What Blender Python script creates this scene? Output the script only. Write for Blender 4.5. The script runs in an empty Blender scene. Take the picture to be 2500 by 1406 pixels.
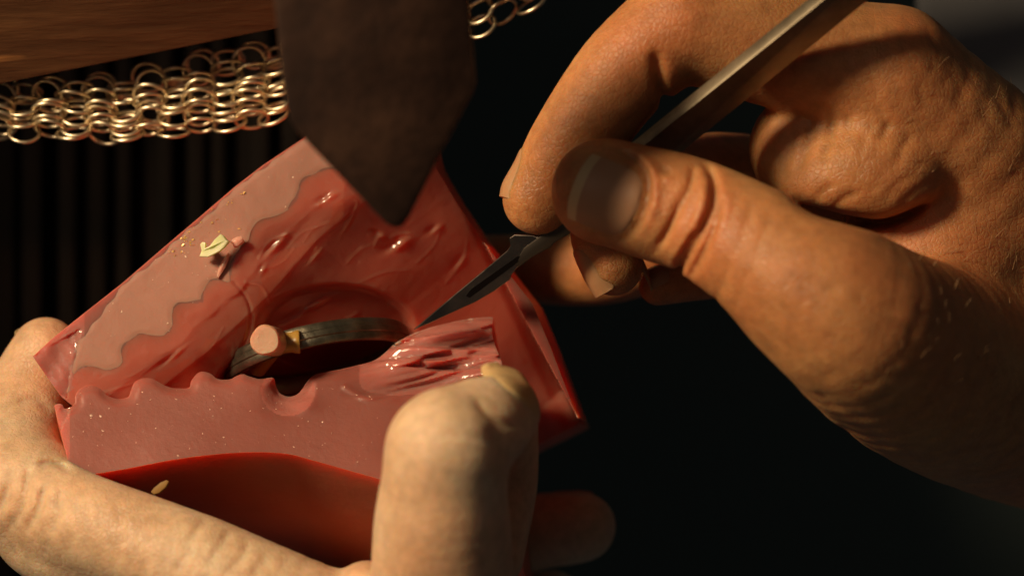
import bpy, math, random
import numpy as np
from mathutils import Vector, Matrix, Euler
from mathutils.bvhtree import BVHTree

random.seed(7)
RNG = np.random.default_rng(11)
sc = bpy.context.scene
COL = sc.collection

# ------------------------------------------------------------------ frame
# Everything is authored in millimetres: X right, Y up, Z towards the viewer, then
# turned into the world (z up) by the tilt of the view onto the bench.
S = 0.001
DIST = 450.0                      # camera to focus plane, mm
PX = 0.076                        # mm per photograph pixel on the focus plane
TILT = math.radians(58)
M3 = np.array(Matrix.Rotation(TILT, 3, 'X'))
ORG = np.array([0.0, 0.0, 0.80])

def W(v):
    return (np.asarray(v, dtype=float) @ M3.T) * S + ORG

def P(px, py, z):
    """photograph position + real depth (mm) -> bench frame mm"""
    px = np.asarray(px, float); py = np.asarray(py, float); z = np.asarray(z, float) + 0 * px
    k = PX * (DIST - z) / DIST
    return np.stack([(px - 1250) * k, (703 - py) * k, z], -1)

def wdir(v):
    return Vector(M3 @ np.asarray(v, float))

# ------------------------------------------------------------------ camera
cam = bpy.data.cameras.new('camera'); camo = bpy.data.objects.new('camera', cam); COL.objects.link(camo)
cam.sensor_width = 36; cam.lens = DIST * 36 / (2500 * PX)
cam.clip_start = 0.02; cam.clip_end = 20
camo.location = Vector(W([0, 0, DIST])); camo.rotation_euler = (TILT, 0, 0)
cam.dof.use_dof = True; cam.dof.focus_distance = (DIST - 4) * S; cam.dof.aperture_fstop = 8.5
cam.dof.aperture_blades = 0
sc.camera = camo

# ------------------------------------------------------------------ world and lamp
w = bpy.data.worlds.new('World'); sc.world = w; w.use_nodes = True
bg = w.node_tree.nodes['Background']; bg.inputs[0].default_value = (0.62, 0.62, 0.60, 1); bg.inputs[1].default_value = 0.034

def area_lamp(name, pos, target, size, power, color):
    L = bpy.data.lights.new(name, 'AREA'); L.shape = 'DISK'; L.size = size * S; L.energy = power; L.color = color
    o = bpy.data.objects.new(name, L); COL.objects.link(o)
    o.location = Vector(W(pos))
    d = Vector(W(target)) - o.location
    o.rotation_euler = d.to_track_quat('-Z', 'Y').to_euler()
    return o
KEY = np.array([-.64, .45, .64]); KEY /= np.linalg.norm(KEY)
# shaded bench lamp: a cone of warm light on the work
L = bpy.data.lights.new('bench_lamp', 'SPOT'); L.energy = 15.5; L.color = (1.0, .75, .46); L.shadow_soft_size = .050
L.spot_size = math.radians(30.5); L.spot_blend = .65
lo = bpy.data.objects.new('bench_lamp', L); COL.objects.link(lo)
aim = np.array([-16., -8, 6]); lo.location = Vector(W(aim + KEY * 520))
lo.rotation_euler = (Vector(W(aim)) - lo.location).to_track_quat('-Z', 'Y').to_euler()
# dim fill added on the viewer's side to lift the shadows
area_lamp('fill_lamp', (-330, 160, 640), (0, 0, 0), 420, .30, (1.0, .74, .55))

sc.view_settings.view_transform = 'Standard'; sc.view_settings.look = 'None'
sc.view_settings.exposure = 0.0; sc.view_settings.gamma = 1.0
sc.render.engine = 'CYCLES'
sc.cycles.use_denoising = True
try: sc.cycles.denoiser = 'OPENIMAGEDENOISE'
except Exception: pass
sc.cycles.max_bounces = 10; sc.cycles.transmission_bounces = 8
sc.cycles.sample_clamp_indirect = 6
sc.cycles.caustics_refractive = False; sc.cycles.caustics_reflective = False

# ------------------------------------------------------------------ materials
def mat(name, base=(.5, .5, .5), rough=.5, metal=0., spec=.5, sss=0., radius=(1, .3, .2), scale=.003):
    m = bpy.data.materials.new(name); m.use_nodes = True
    b = m.node_tree.nodes['Principled BSDF']
    b.inputs['Base Color'].default_value = (*base, 1); b.inputs['Roughness'].default_value = rough
    b.inputs['Metallic'].default_value = metal; b.inputs['Specular IOR Level'].default_value = spec
    if sss:
        b.inputs['Subsurface Weight'].default_value = sss
        b.inputs['Subsurface Radius'].default_value = radius
        b.inputs['Subsurface Scale'].default_value = scale
    return m
def nodes(m): return m.node_tree.nodes, m.node_tree.links, m.node_tree.nodes['Principled BSDF']
def tex(m, kind, scale, detail=4, rough=.55, stretch=None, rot=(0, 0, 0), **kw):
    n, l, b = nodes(m)
    tc = n.new('ShaderNodeTexCoord'); mp = n.new('ShaderNodeMapping')
    l.new(tc.outputs['Object'], mp.inputs['Vector'])
    mp.inputs['Rotation'].default_value = rot
    if stretch: mp.inputs['Scale'].default_value = stretch
    t = n.new('ShaderNodeTex' + kind)
    l.new(mp.outputs['Vector'], t.inputs['Vector'])
    t.inputs['Scale'].default_value = scale
    if kind == 'Noise':
        t.inputs['Detail'].default_value = detail; t.inputs['Roughness'].default_value = rough
    for k, v in kw.items(): setattr(t, k, v)
    return t
def ramp(m, src, stops):
    n, l, b = nodes(m); r = n.new('ShaderNodeValToRGB')
    while len(r.color_ramp.elements) < len(stops): r.color_ramp.elements.new(.5)
    for e, (p, c) in zip(r.color_ramp.elements, stops):
        e.position = p; e.color = (*c, 1) if len(c) == 3 else c
    l.new(src, r.inputs['Fac']); return r.outputs['Color']
def gray(a): return (a, a, a)
def mixc(m, fac, a, b_, mode='MIX'):
    n, l, b = nodes(m); x = n.new('ShaderNodeMix'); x.data_type = 'RGBA'; x.blend_type = mode
    for i, v in (('Factor', fac), ('A', a), ('B', b_)):
        s = [q for q in x.inputs if q.name == i and (q.type == 'RGBA' or i == 'Factor' and q.type == 'VALUE')][0]
        if isinstance(v, (int, float)): s.default_value = v
        elif isinstance(v, tuple): s.default_value = (*v, 1)
        else: l.new(v, s)
    return [q for q in x.outputs if q.type == 'RGBA'][0]
def addv(m, a, ka, b_, kb):
    n, l, b = nodes(m)
    x = n.new('ShaderNodeMath'); x.operation = 'MULTIPLY'; l.new(a, x.inputs[0]); x.inputs[1].default_value = ka
    y = n.new('ShaderNodeMath'); y.operation = 'MULTIPLY_ADD'; l.new(b_, y.inputs[0]); y.inputs[1].default_value = kb
    l.new(x.outputs[0], y.inputs[2]); return y.outputs[0]
def bump(m, h, dist, strength=1.0):
    n, l, b = nodes(m); bp = n.new('ShaderNodeBump'); bp.inputs['Distance'].default_value = dist
    bp.inputs['Strength'].default_value = strength
    l.new(h, bp.inputs['Height']); l.new(bp.outputs[0], b.inputs['Normal'])
def link_in(m, out, name):
    n, l, b = nodes(m); l.new(out, b.inputs[name])

def skin(name, dark, mid, pale, warm):
    m = mat(name, mid, .48, spec=.42, sss=.9, radius=(1, .36, .16), scale=.0042)
    n1 = tex(m, 'Noise', 75, 5, .6); n2 = tex(m, 'Noise', 420, 4, .65); n3 = tex(m, 'Noise', 28, 3, .5)
    c = ramp(m, n1.outputs['Fac'], [(.28, dark), (.5, mid), (.74, pale)])
    c = mixc(m, ramp(m, n3.outputs['Fac'], [(.40, gray(0)), (.62, gray(.9))]), c, warm)
    c = mixc(m, .5, c, ramp(m, n2.outputs['Fac'], [(.3, gray(.55)), (.62, gray(1.05))]), 'MULTIPLY')
    link_in(m, c, 'Base Color')
    v = tex(m, 'Voronoi', 1000, feature='DISTANCE_TO_EDGE', stretch=(1, 1.25, .8))
    vr = ramp(m, v.outputs['Distance'], [(0, gray(0)), (.16, gray(1))])
    n4 = tex(m, 'Noise', 900, 5, .7)
    h = addv(m, vr, .5, n4.outputs['Fac'], .9)
    w1 = tex(m, 'Noise', 330, 3, .6, stretch=(.35, 1.6, .9), rot=(0, 0, .6))
    h = addv(m, h, 1., w1.outputs['Fac'], 1.1)
    bump(m, h, .00017, .65)
    link_in(m, ramp(m, n1.outputs['Fac'], [(.3, gray(.4)), (.7, gray(.56))]), 'Roughness')
    return m
SKIN = skin('skin', (.42, .175, .068), (.53, .245, .094), (.60, .305, .125), (.52, .19, .072))
SKIN_PALE = skin('skin_pale', (.55, .355, .22), (.64, .455, .295), (.70, .53, .37), (.66, .385, .225))
NAIL = mat('nail', (.40, .215, .125), .42, spec=.22, sss=.3, radius=(1, .4, .25), scale=.002)
_n = tex(NAIL, 'Noise', 500, 3, .5, stretch=(1, .2, 1)); bump(NAIL, _n.outputs['Fac'], .00008, .6)
NAIL_SKIN = mat('nail_skin', (.44, .23, .115), .38, spec=.4, sss=.4, radius=(1, .4, .2), scale=.002)
NAIL_PALE = mat('nail_pale', (.60, .40, .19), .36, spec=.45, sss=.3, radius=(1, .4, .25), scale=.002)
NAIL_EDGE = mat('nail_edge', (.54, .38, .21), .5, spec=.4)

def rubber(name, base, rough, bscale, bdist, spec=.5, scale=.006):
    m = mat(name, base, rough, spec=spec, sss=1.0, radius=(1, .17, .12), scale=scale)
    a = tex(m, 'Noise', bscale, 4, .6); b_ = tex(m, 'Noise', bscale * 6, 3, .6)
    bump(m, addv(m, a.outputs['Fac'], 1., b_.outputs['Fac'], .25), bdist, .6)
    if rough < .45:
        q = nodes(m)[2]; q.inputs['Coat Weight'].default_value = .12; q.inputs['Coat Roughness'].default_value = .12
    cl = tex(m, 'Noise', 45, 3, .5)
    dk = tuple(x * .86 for x in base); lt = tuple(min(1, x * 1.1 + .015) for x in base)
    link_in(m, ramp(m, cl.outputs['Fac'], [(.3, dk), (.7, lt)]), 'Base Color')
    return m
RUB = rubber('rubber_gloss', (.50, .112, .072), .13, 45, .0010, spec=.55, scale=.012)
RUB_MATTE = rubber('rubber_cut', (.42, .20, .15), .5, 300, .00022, spec=.4, scale=.0012)
RUB_LIP = rubber('rubber_cut_smooth', (.285, .088, .068), .42, 220, .00025, spec=.45, scale=.005)
RUB_TORN = rubber('rubber_torn', (.42, .15, .125), .12, 160, .0006, spec=.6, scale=.005)
RUB_MID = rubber('rubber_cast', (.46, .125, .088), .2, 55, .0009, scale=.011)
RUB_SIDE = rubber('rubber_side', (.56, .115, .058), .4, 90, .0006, spec=.3, scale=.014)

WOOD = mat('bench_wood', (.12, .055, .025), .5, spec=.35)
g1 = tex(WOOD, 'Noise', 60, 6, .65, stretch=(.16, 1, 1), rot=(0, 0, 0))
g2 = tex(WOOD, 'Noise', 420, 4, .6, stretch=(.05, 1, 1))
cc = ramp(WOOD, g1.outputs['Fac'], [(.25, (.05, .019, .008)), (.5, (.11, .045, .018)), (.75, (.18, .08, .03))])
cc = mixc(WOOD, .55, cc, ramp(WOOD, g2.outputs['Fac'], [(.35, gray(.45)), (.65, gray(1))]), 'MULTIPLY')
fl = tex(WOOD, 'Noise', 170, 3, .5, stretch=(.17, 1, 1))
cc = mixc(WOOD, ramp(WOOD, fl.outputs['Fac'], [(.63, gray(0)), (.72, gray(.85))]), cc, (.42, .18, .055))
link_in(WOOD, cc, 'Base Color'); bump(WOOD, addv(WOOD, g1.outputs['Fac'], .5, g2.outputs['Fac'], .5), .0009, .8)

PINM = mat('pin_wood', (.05, .028, .018), .55, spec=.3)
p1 = tex(PINM, 'Noise', 55, 5, .55); p2 = tex(PINM, 'Noise', 500, 4, .6, stretch=(1, .25, 1))
pc = ramp(PINM, p1.outputs['Fac'], [(.34, (.016, .0065, .004)), (.5, (.032, .014, .0085)), (.7, (.066, .031, .018))])
pc = mixc(PINM, .5, pc, ramp(PINM, p2.outputs['Fac'], [(.35, gray(.4)), (.6, gray(1))]), 'MULTIPLY')
link_in(PINM, pc, 'Base Color'); bump(PINM, addv(PINM, p1.outputs['Fac'], .6, p2.outputs['Fac'], .4), .00035, .8)

STEEL = mat('scalpel_steel', (.27, .215, .18), .3, metal=1.)
s1 = tex(STEEL, 'Noise', 900, 3, .6, stretch=(.3, 1, 1)); bump(STEEL, s1.outputs['Fac'], .00004, .7)
link_in(STEEL, ramp(STEEL, tex(STEEL, 'Noise', 120, 4).outputs['Fac'], [(.3, gray(.16)), (.7, gray(.26))]), 'Roughness')
HANDLE = mat('handle_metal', (.36, .30, .22), .42, metal=.85)
link_in(HANDLE, ramp(HANDLE, tex(HANDLE, 'Noise', 140, 5, .65).outputs['Fac'], [(.3, (.18, .145, .10)), (.7, (.36, .30, .21))]), 'Base Color')
TANG = mat('tang_metal', (.05, .04, .032), .35, metal=.8)
SLOT = mat('slot_dark', (.004, .003, .003), .9, spec=.0)
LINKM = mat('link_metal', (.78, .66, .46), .24, metal=1.)  # steel links; the warm lamplight is put into their base colour
link_in(LINKM, ramp(LINKM, tex(LINKM, 'Noise', 300, 3).outputs['Fac'], [(.3, gray(.3)), (.7, gray(.46))]), 'Roughness')
BAND = mat('ring_metal', (.30, .26, .19), .36, metal=.9)
bb = tex(BAND, 'Noise', 300, 4, .6)
link_in(BAND, ramp(BAND, bb.outputs['Fac'], [(.3, (.10, .088, .064)), (.7, (.24, .21, .155))]), 'Base Color')
bump(BAND, bb.outputs['Fac'], .0003, .6)
AMBER = mat('amber_wax', (.36, .21, .045), .35, sss=.6, radius=(1, .5, .15), scale=.002)
PLUG = rubber('sprue_rubber', (.50, .285, .18), .42, 700, .0002, scale=.003)
CHIP = mat('chip_wax', (.72, .74, .42), .4, sss=.7, radius=(.8, 1, .4), scale=.002)
CLEARCR = mat('crumb', (.62, .30, .24), .08, spec=.7, sss=.8, radius=(1, .4, .3), scale=.003)
GOLD = mat('filings', (.85, .52, .16), .3, metal=.25)
SLIVER = mat('sliver_wood', (.26, .14, .035), .6)
SPECK = mat('speck', (.85, .62, .5), .2)
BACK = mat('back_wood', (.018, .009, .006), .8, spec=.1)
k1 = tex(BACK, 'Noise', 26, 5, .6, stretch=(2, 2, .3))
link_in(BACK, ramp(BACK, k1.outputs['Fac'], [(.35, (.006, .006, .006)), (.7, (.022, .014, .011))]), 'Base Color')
WALL = mat('back_wall', (.10, .125, .115), .9, spec=.05)
DARKCLOTH = mat('dark_cloth', (.13, .13, .14), .95, spec=.05)
HAIR = mat('hair', (.35, .2, .1), .4)

# ------------------------------------------------------------------ object helpers
def tag(o, label=None, cat=None, group=None, kind=None):
    if label: o['label'] = label
    if cat: o['category'] = cat
    if group: o['group'] = group
    if kind: o['kind'] = kind
    return o
def empty(name, mm):
    o = bpy.data.objects.new(name, None); COL.objects.link(o); o.location = Vector(W(mm)); o.empty_display_size = .01
    return o
def mesh_obj(name, verts_mm, faces, m, parent=None, smooth=True, sharp=None, mats=None, midx=None, loc=None):
    """one mesh object; verts in bench frame mm"""
    wv = W(verts_mm)
    o0 = wv.mean(0) if loc is None else W(loc)
    me = bpy.data.meshes.new(name)
    if isinstance(faces, np.ndarray) and faces.ndim == 2:
        nf, k = faces.shape
        me.vertices.add(len(wv)); me.vertices.foreach_set('co', (wv - o0).astype(np.float32).ravel())
        me.loops.add(nf * k); me.loops.foreach_set('vertex_index', faces.astype(np.int32).ravel())
        me.polygons.add(nf); me.polygons.foreach_set('loop_start', np.arange(0, nf * k, k, dtype=np.int32))
        me.polygons.foreach_set('loop_total', np.full(nf, k, dtype=np.int32))
        me.update(calc_edges=True)
    else:
        me.from_pydata([tuple(v) for v in (wv - o0)], [], [tuple(f) for f in faces])
    me.validate()
    for q in (mats or [m]): me.materials.append(q)
    if midx is not None and len(me.polygons) == len(midx): me.polygons.foreach_set('material_index', np.asarray(midx, np.int32))
    me.polygons.foreach_set('use_smooth', np.full(len(me.polygons), smooth))
    if sharp: me.set_sharp_from_angle(angle=math.radians(sharp))
    me.update()
    o = bpy.data.objects.new(name, me); COL.objects.link(o)
    if parent is not None:
        o.parent = parent; o.location = Vector(o0) - par_world(parent)
    else: o.location = Vector(o0)
    return o
def par_world(p):
    v = Vector(p.location)
    while p.parent is not None: p = p.parent; v = v + Vector(p.location)
    return v

def catmull(pts, n=8, closed=False):
    pts = np.asarray(pts, float); N = len(pts); out = []
    rng = range(N) if closed else range(N - 1)
    for i in rng:
        if closed: a, b, c, d = pts[i - 1], pts[i], pts[(i + 1) % N], pts[(i + 2) % N]
        else: a, b, c, d = pts[max(i - 1, 0)], pts[i], pts[i + 1], pts[min(i + 2, N - 1)]
        for t in np.arange(n) / n:
            out.append(.5 * ((2 * b) + (c - a) * t + (2 * a - 5 * b + 4 * c - d) * t * t + (3 * b - a - 3 * c + d) * t ** 3))
    if not closed: out.append(pts[-1])
    return np.array(out)

def seg_dist(pts, poly, closed=True):
    """distance of pts (N,2) to polyline and nearest points"""
    A = np.asarray(poly, float); B = np.roll(A, -1, 0) if closed else A[1:]
    if not closed: A = A[:-1]
    best = np.full(len(pts), 1e9); near = np.zeros((len(pts), 2))
    for a, b in zip(A, B):
        ab = b - a; L = (ab @ ab) + 1e-9
        t = np.clip(((pts - a) @ ab) / L, 0, 1); q = a + t[:, None] * ab
        d = ((pts - q) ** 2).sum(1); m_ = d < best
        best[m_] = d[m_]; near[m_] = q[m_]
    return np.sqrt(best), near
def inside(pts, poly):
    poly = np.asarray(poly, float); x, y = pts[:, 0], pts[:, 1]; r = np.zeros(len(pts), bool)
    a = poly; b = np.roll(poly, -1, 0)
    for (x1, y1), (x2, y2) in zip(a, b):
        if y1 == y2: continue
        c = ((y1 > y) != (y2 > y)) & (x < (x2 - x1) * (y - y1) / (y2 - y1) + x1); r ^= c
    return r

def slab(name, outline, zfun, step, back, m, parent=None, sharp=35, mats=None, matfun=None):
    """closed solid: relief front face over an outline (photo px), sides and back displaced by back=(dpx,dpy,dz)"""
    outline = np.asarray(outline, float)
    x0, y0 = outline.min(0) - step; x1, y1 = outline.max(0) + step
    gx = np.arange(x0, x1 + step, step); gy = np.arange(y0, y1 + step, step)
    X, Y = np.meshgrid(gx, gy); pts = np.stack([X.ravel(), Y.ravel()], 1)
    ins = inside(pts, outline); nx, ny = len(gx), len(gy); I = ins.reshape(ny, nx)
    cnt = I[:-1, :-1].astype(int) + I[1:, :-1] + I[:-1, 1:] + I[1:, 1:]
    keep = cnt >= 2
    jj, ii = np.nonzero(keep); idx = np.arange(nx * ny).reshape(ny, nx)
    # image y runs down: order so that the face looks at the viewer
    F = np.stack([idx[jj, ii], idx[jj + 1, ii], idx[jj + 1, ii + 1], idx[jj, ii + 1]], 1)
    # boundary vertices -> snap to the outline
    E = np.concatenate([F[:, [0, 1]], F[:, [1, 2]], F[:, [2, 3]], F[:, [3, 0]]])
    key = E[:, 0].astype(np.int64) * (nx * ny) + E[:, 1]; rkey = E[:, 1].astype(np.int64) * (nx * ny) + E[:, 0]
    bnd = E[~np.isin(key, rkey)]
    bv = np.unique(bnd); _, near = seg_dist(pts[bv], outline); pts[bv] = near
    used = np.unique(F); remap = np.full(nx * ny, -1); remap[used] = np.arange(len(used))
    F = remap[F]; bnd = remap[bnd]; p2 = pts[used]
    z = zfun(p2[:, 0], p2[:, 1]); front = P(p2[:, 0], p2[:, 1], z)
    zb = z if len(back) == 3 else np.minimum(back[3](p2[:, 0], p2[:, 1]), z - 8 - back[2])
    bk = P(p2[:, 0] + back[0], p2[:, 1] + back[1], zb + back[2])
    n = len(front); V = np.concatenate([front, bk])
    sides = np.stack([bnd[:, 1], bnd[:, 0], bnd[:, 0] + n, bnd[:, 1] + n], 1)
    allF = np.concatenate([F, F[:, ::-1] + n, sides])
    mi = None
    if matfun is not None:
        c = p2[F].mean(1); mi = np.concatenate([matfun(c[:, 0], c[:, 1]), np.full(len(F), len(mats) - 1), np.full(len(sides), len(mats) - 1)])
    return mesh_obj(name, V, allF, m, parent, True, sharp, mats, mi)

def plate(name, outline_mm, thick_vec, m, parent=None, bevel=.3, smooth=False, sharp=32):
    """extruded polygon given by 3D points (mm), with a real bevel"""
    o_ = np.asarray(outline_mm, float); t = np.asarray(thick_vec, float); n = len(o_)
    V = np.concatenate([o_, o_ + t])
    F = [list(range(n)), list(range(2 * n - 1, n - 1, -1))] + [[i, i + n, (i + 1) % n + n, (i + 1) % n] for i in range(n)]
    ob = mesh_obj(name, V, F, m, parent, smooth)
    import bmesh
    b = bmesh.new(); b.from_mesh(ob.data)
    bmesh.ops.recalc_face_normals(b, faces=b.faces)
    if bevel: bmesh.ops.bevel(b, geom=[e for e in b.edges], offset=bevel * S, segments=2, affect='EDGES', profile=.6)
    b.to_mesh(ob.data); b.free()
    ob.data.polygons.foreach_set('use_smooth', np.full(len(ob.data.polygons), True)); ob.data.set_sharp_from_angle(angle=math.radians(sharp))
    return ob

# ------------------------------------------------------------------ sculpting field (for hands)
class Field:
    def __init__(s, lo, hi, h):
        s.lo = np.array(lo, float); s.h = h; s.n = np.ceil((np.array(hi) - s.lo) / h).astype(int) + 1
        s.f = np.full(s.n, 20., np.float32)
        s.ax = [s.lo[i] + h * np.arange(s.n[i]) for i in range(3)]
    def box(s, lo, hi):
        a = np.clip(np.floor((np.array(lo) - s.lo) / s.h).astype(int), 0, s.n); b = np.clip(np.ceil((np.array(hi) - s.lo) / s.h).astype(int) + 1, 0, s.n)
        if (b <= a).any(): return None
        sl = tuple(slice(a[i], b[i]) for i in range(3))
        g = [s.ax[i][sl[i]].astype(np.float32).reshape([-1 if j == i else 1 for j in range(3)]) for i in range(3)]
        return sl, g
    def blend(s, sl, d, k):
        f = s.f[sl]
        if k <= 0: s.f[sl] = np.minimum(f, d); return
        h = np.maximum(k - np.abs(f - d), 0) / k
        s.f[sl] = np.minimum(f, d) - h * h * h * k / 6
    def stroke(s, pts, k=3., n=4, flat=None):
        """pts: (px, py, z, r_px) -> tapered limb"""
        pts = np.asarray(pts, float); c = P(pts[:, 0], pts[:, 1], pts[:, 2]); r = pts[:, 3] * PX * (DIST - pts[:, 2]) / DIST
        q = catmull(np.concatenate([c, r[:, None]], 1), n)
        mg = k + 2.5
        lo = (q[:, :3] - q[:, 3:]).min(0) - mg; hi = (q[:, :3] + q[:, 3:]).max(0) + mg
        bx = s.box(lo, hi)
        if bx is None: return
        sl, g = bx; d = np.full(s.f[sl].shape, 20., np.float32)
        for a, b in zip(q[:-1], q[1:]):
            l2 = np.minimum(a[:3] - a[3], b[:3] - b[3]) - mg; h2 = np.maximum(a[:3] + a[3], b[:3] + b[3]) + mg
            bb = s.box(l2, h2)
            if bb is None: continue
            s2, gg = bb
            rel = tuple(slice(s2[i].start - sl[i].start, s2[i].stop - sl[i].start) for i in range(3))
            ab = b[:3] - a[:3]; L = ab @ ab + 1e-9
            dx, dy, dz = gg[0] - a[0], gg[1] - a[1], gg[2] - a[2]
            t = np.clip((dx * ab[0] + dy * ab[1] + dz * ab[2]) / L, 0, 1)
            dd = np.sqrt((dx - t * ab[0]) ** 2 + (dy - t * ab[1]) ** 2 + (dz - t * ab[2]) ** 2) - (a[3] + t * (b[3] - a[3]))
            d[rel] = np.minimum(d[rel], dd)
        s.blend(sl, d, k)
    def blob(s, px, py, z, rx, ry, rz, k=4., rot=0.):
        """ellipsoid; rx, ry in px, rz in mm, rot degrees in the picture plane"""
        c = P(px, py, z); sc_ = PX * (DIST - z) / DIST; R = np.array([rx * sc_, ry * sc_, rz]); m_ = R.max() + k + 2
        bx = s.box(c - m_, c + m_)
        if bx is None: return
        sl, g = bx; x, y, zz = g[0] - c[0], g[1] - c[1], g[2] - c[2]
        a = math.radians(rot); u = x * math.cos(a) + y * math.sin(a); v = -x * math.sin(a) + y * math.cos(a)
        k0 = np.sqrt((u / R[0]) ** 2 + (v / R[1]) ** 2 + (zz / R[2]) ** 2)
        k1_ = np.sqrt((u / R[0] ** 2) ** 2 + (v / R[1] ** 2) ** 2 + (zz / R[2] ** 2) ** 2) + 1e-6
        s.blend(sl, (k0 * (k0 - 1) / k1_).astype(np.float32), k)
    def crease(s, pts, width, depth, zmin=-99, zmax=99, taper=True):
        """carves (depth>0) or raises (depth<0) a line seen at photo px positions; width px, depth mm"""
        q = catmull(np.asarray(pts, float), 6)
        zr = [max(zmin, s.lo[2]), min(zmax, s.ax[2][-1])]
        c = np.concatenate([P(q[:, 0] + sx, q[:, 1] + sy, zz) for zz in zr for sx in (-3 * width, 3 * width) for sy in (-3 * width, 3 * width)])
        lo = c.min(0); hi = c.max(0); lo[2], hi[2] = zr
        bx = s.box(lo, hi)
        if bx is None: return
        sl, g = bx; kk = PX * (DIST - g[2]) / DIST
        X = g[0] / kk + 1250; Y = 703 - g[1] / kk
        sh = s.f[sl].shape
        X = np.broadcast_to(X, sh); Y = np.broadcast_to(Y, sh)
        near = np.abs(s.f[sl]) < 4
        x, y = X[near], Y[near]; best = np.full(x.shape, 1e9, np.float32); par = np.zeros(x.shape, np.float32)
        N = len(q) - 1
        for i in range(N):
            a, b = q[i], q[i + 1]; ab = b - a; L = ab @ ab + 1e-9
            t = np.clip(((x - a[0]) * ab[0] + (y - a[1]) * ab[1]) / L, 0, 1)
            d = (x - a[0] - t * ab[0]) ** 2 + (y - a[1] - t * ab[1]) ** 2
            m_ = d < best; best[m_] = d[m_]; par[m_] = (i + t[m_]) / N
        amp = depth * np.exp(-best / width ** 2)
        if taper: amp = amp * np.clip(np.sin(np.pi * np.clip(par, .02, .98)) * 1.6, 0, 1)
        v = s.f[sl]; v[near] += amp.astype(np.float32); s.f[sl] = v
    def noise(s, scale, amp, seed):
        r = np.random.default_rng(seed); f = s.f; X, Y, Z = np.meshgrid(*s.ax, indexing='ij', sparse=True)
        acc = 0
        for i in range(7):
            d = r.normal(size=3); d /= np.linalg.norm(d); ph = r.uniform(0, 6.28); w_ = 6.28 / scale * r.uniform(.7, 1.5)
            acc = acc + np.sin(w_ * (d[0] * X + d[1] * Y + d[2] * Z) + ph)
        s.f += (acc * amp / 2.6).astype(np.float32)
    def mesh(s, relax=2):
        f = s.f; neg = f < 0; n = np.array(f.shape)
        c = np.zeros(n - 1, np.int8)
        for i in (0, 1):
            for j in (0, 1):
                for k in (0, 1):
                    c += neg[i:n[0] - 1 + i, j:n[1] - 1 + j, k:n[2] - 1 + k]
        act = np.argwhere((c > 0) & (c < 8)); ids = np.full(n - 1, -1, np.int32); ids[tuple(act.T)] = np.arange(len(act))
        acc = np.zeros((len(act), 3)); cnt = np.zeros(len(act))
        cor = [(i, j, k) for i in (0, 1) for j in (0, 1) for k in (0, 1)]
        val = {q: f[act[:, 0] + q[0], act[:, 1] + q[1], act[:, 2] + q[2]] for q in cor}
        for a in cor:
            for ax in range(3):
                if a[ax]: continue
                b = list(a); b[ax] = 1; b = tuple(b); va, vb = val[a], val[b]
                x = (va < 0) != (vb < 0); t = np.where(x, va / np.where(x, va - vb, 1), 0)
                pt = np.array(a, float)[None] + t[:, None] * (np.array(b) - np.array(a)); acc += pt * x[:, None]; cnt += x
        V = (act + acc / cnt[:, None]) * s.h + s.lo
        Fs = []
        for ax in range(3):
            o1, o2 = (ax + 1) % 3, (ax + 2) % 3
            sa = [slice(None)] * 3; sb = [slice(None)] * 3; sa[ax] = slice(0, -1); sb[ax] = slice(1, None)
            A, B = neg[tuple(sa)], neg[tuple(sb)]
            e = np.argwhere(A != B); e = e[(e[:, o1] > 0) & (e[:, o2] > 0) & (e[:, o1] < n[o1] - 1) & (e[:, o2] < n[o2] - 1)]
            def cid(d1, d2):
                q = e.copy(); q[:, o1] -= d1; q[:, o2] -= d2; return ids[q[:, 0], q[:, 1], q[:, 2]]
            quad = np.stack([cid(1, 1), cid(0, 1), cid(0, 0), cid(1, 0)], 1)
            fl = ~A[e[:, 0], e[:, 1], e[:, 2]]
            quad[fl] = quad[fl][:, ::-1]; Fs.append(quad)
        F = np.concatenate(Fs); F = F[(F >= 0).all(1)]
        for _ in range(relax):
            sm = np.zeros_like(V); c2 = np.zeros(len(V))
            for i in range(4):
                a, b = F[:, i], F[:, (i + 1) % 4]
                for ax in range(3): sm[:, ax] += np.bincount(a, V[b, ax], len(V)) + np.bincount(b, V[a, ax], len(V))
                c2 += np.bincount(a, minlength=len(V)) + np.bincount(b, minlength=len(V))
            V = V * .5 + .5 * sm / np.maximum(c2, 1)[:, None]
        return V, F

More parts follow.
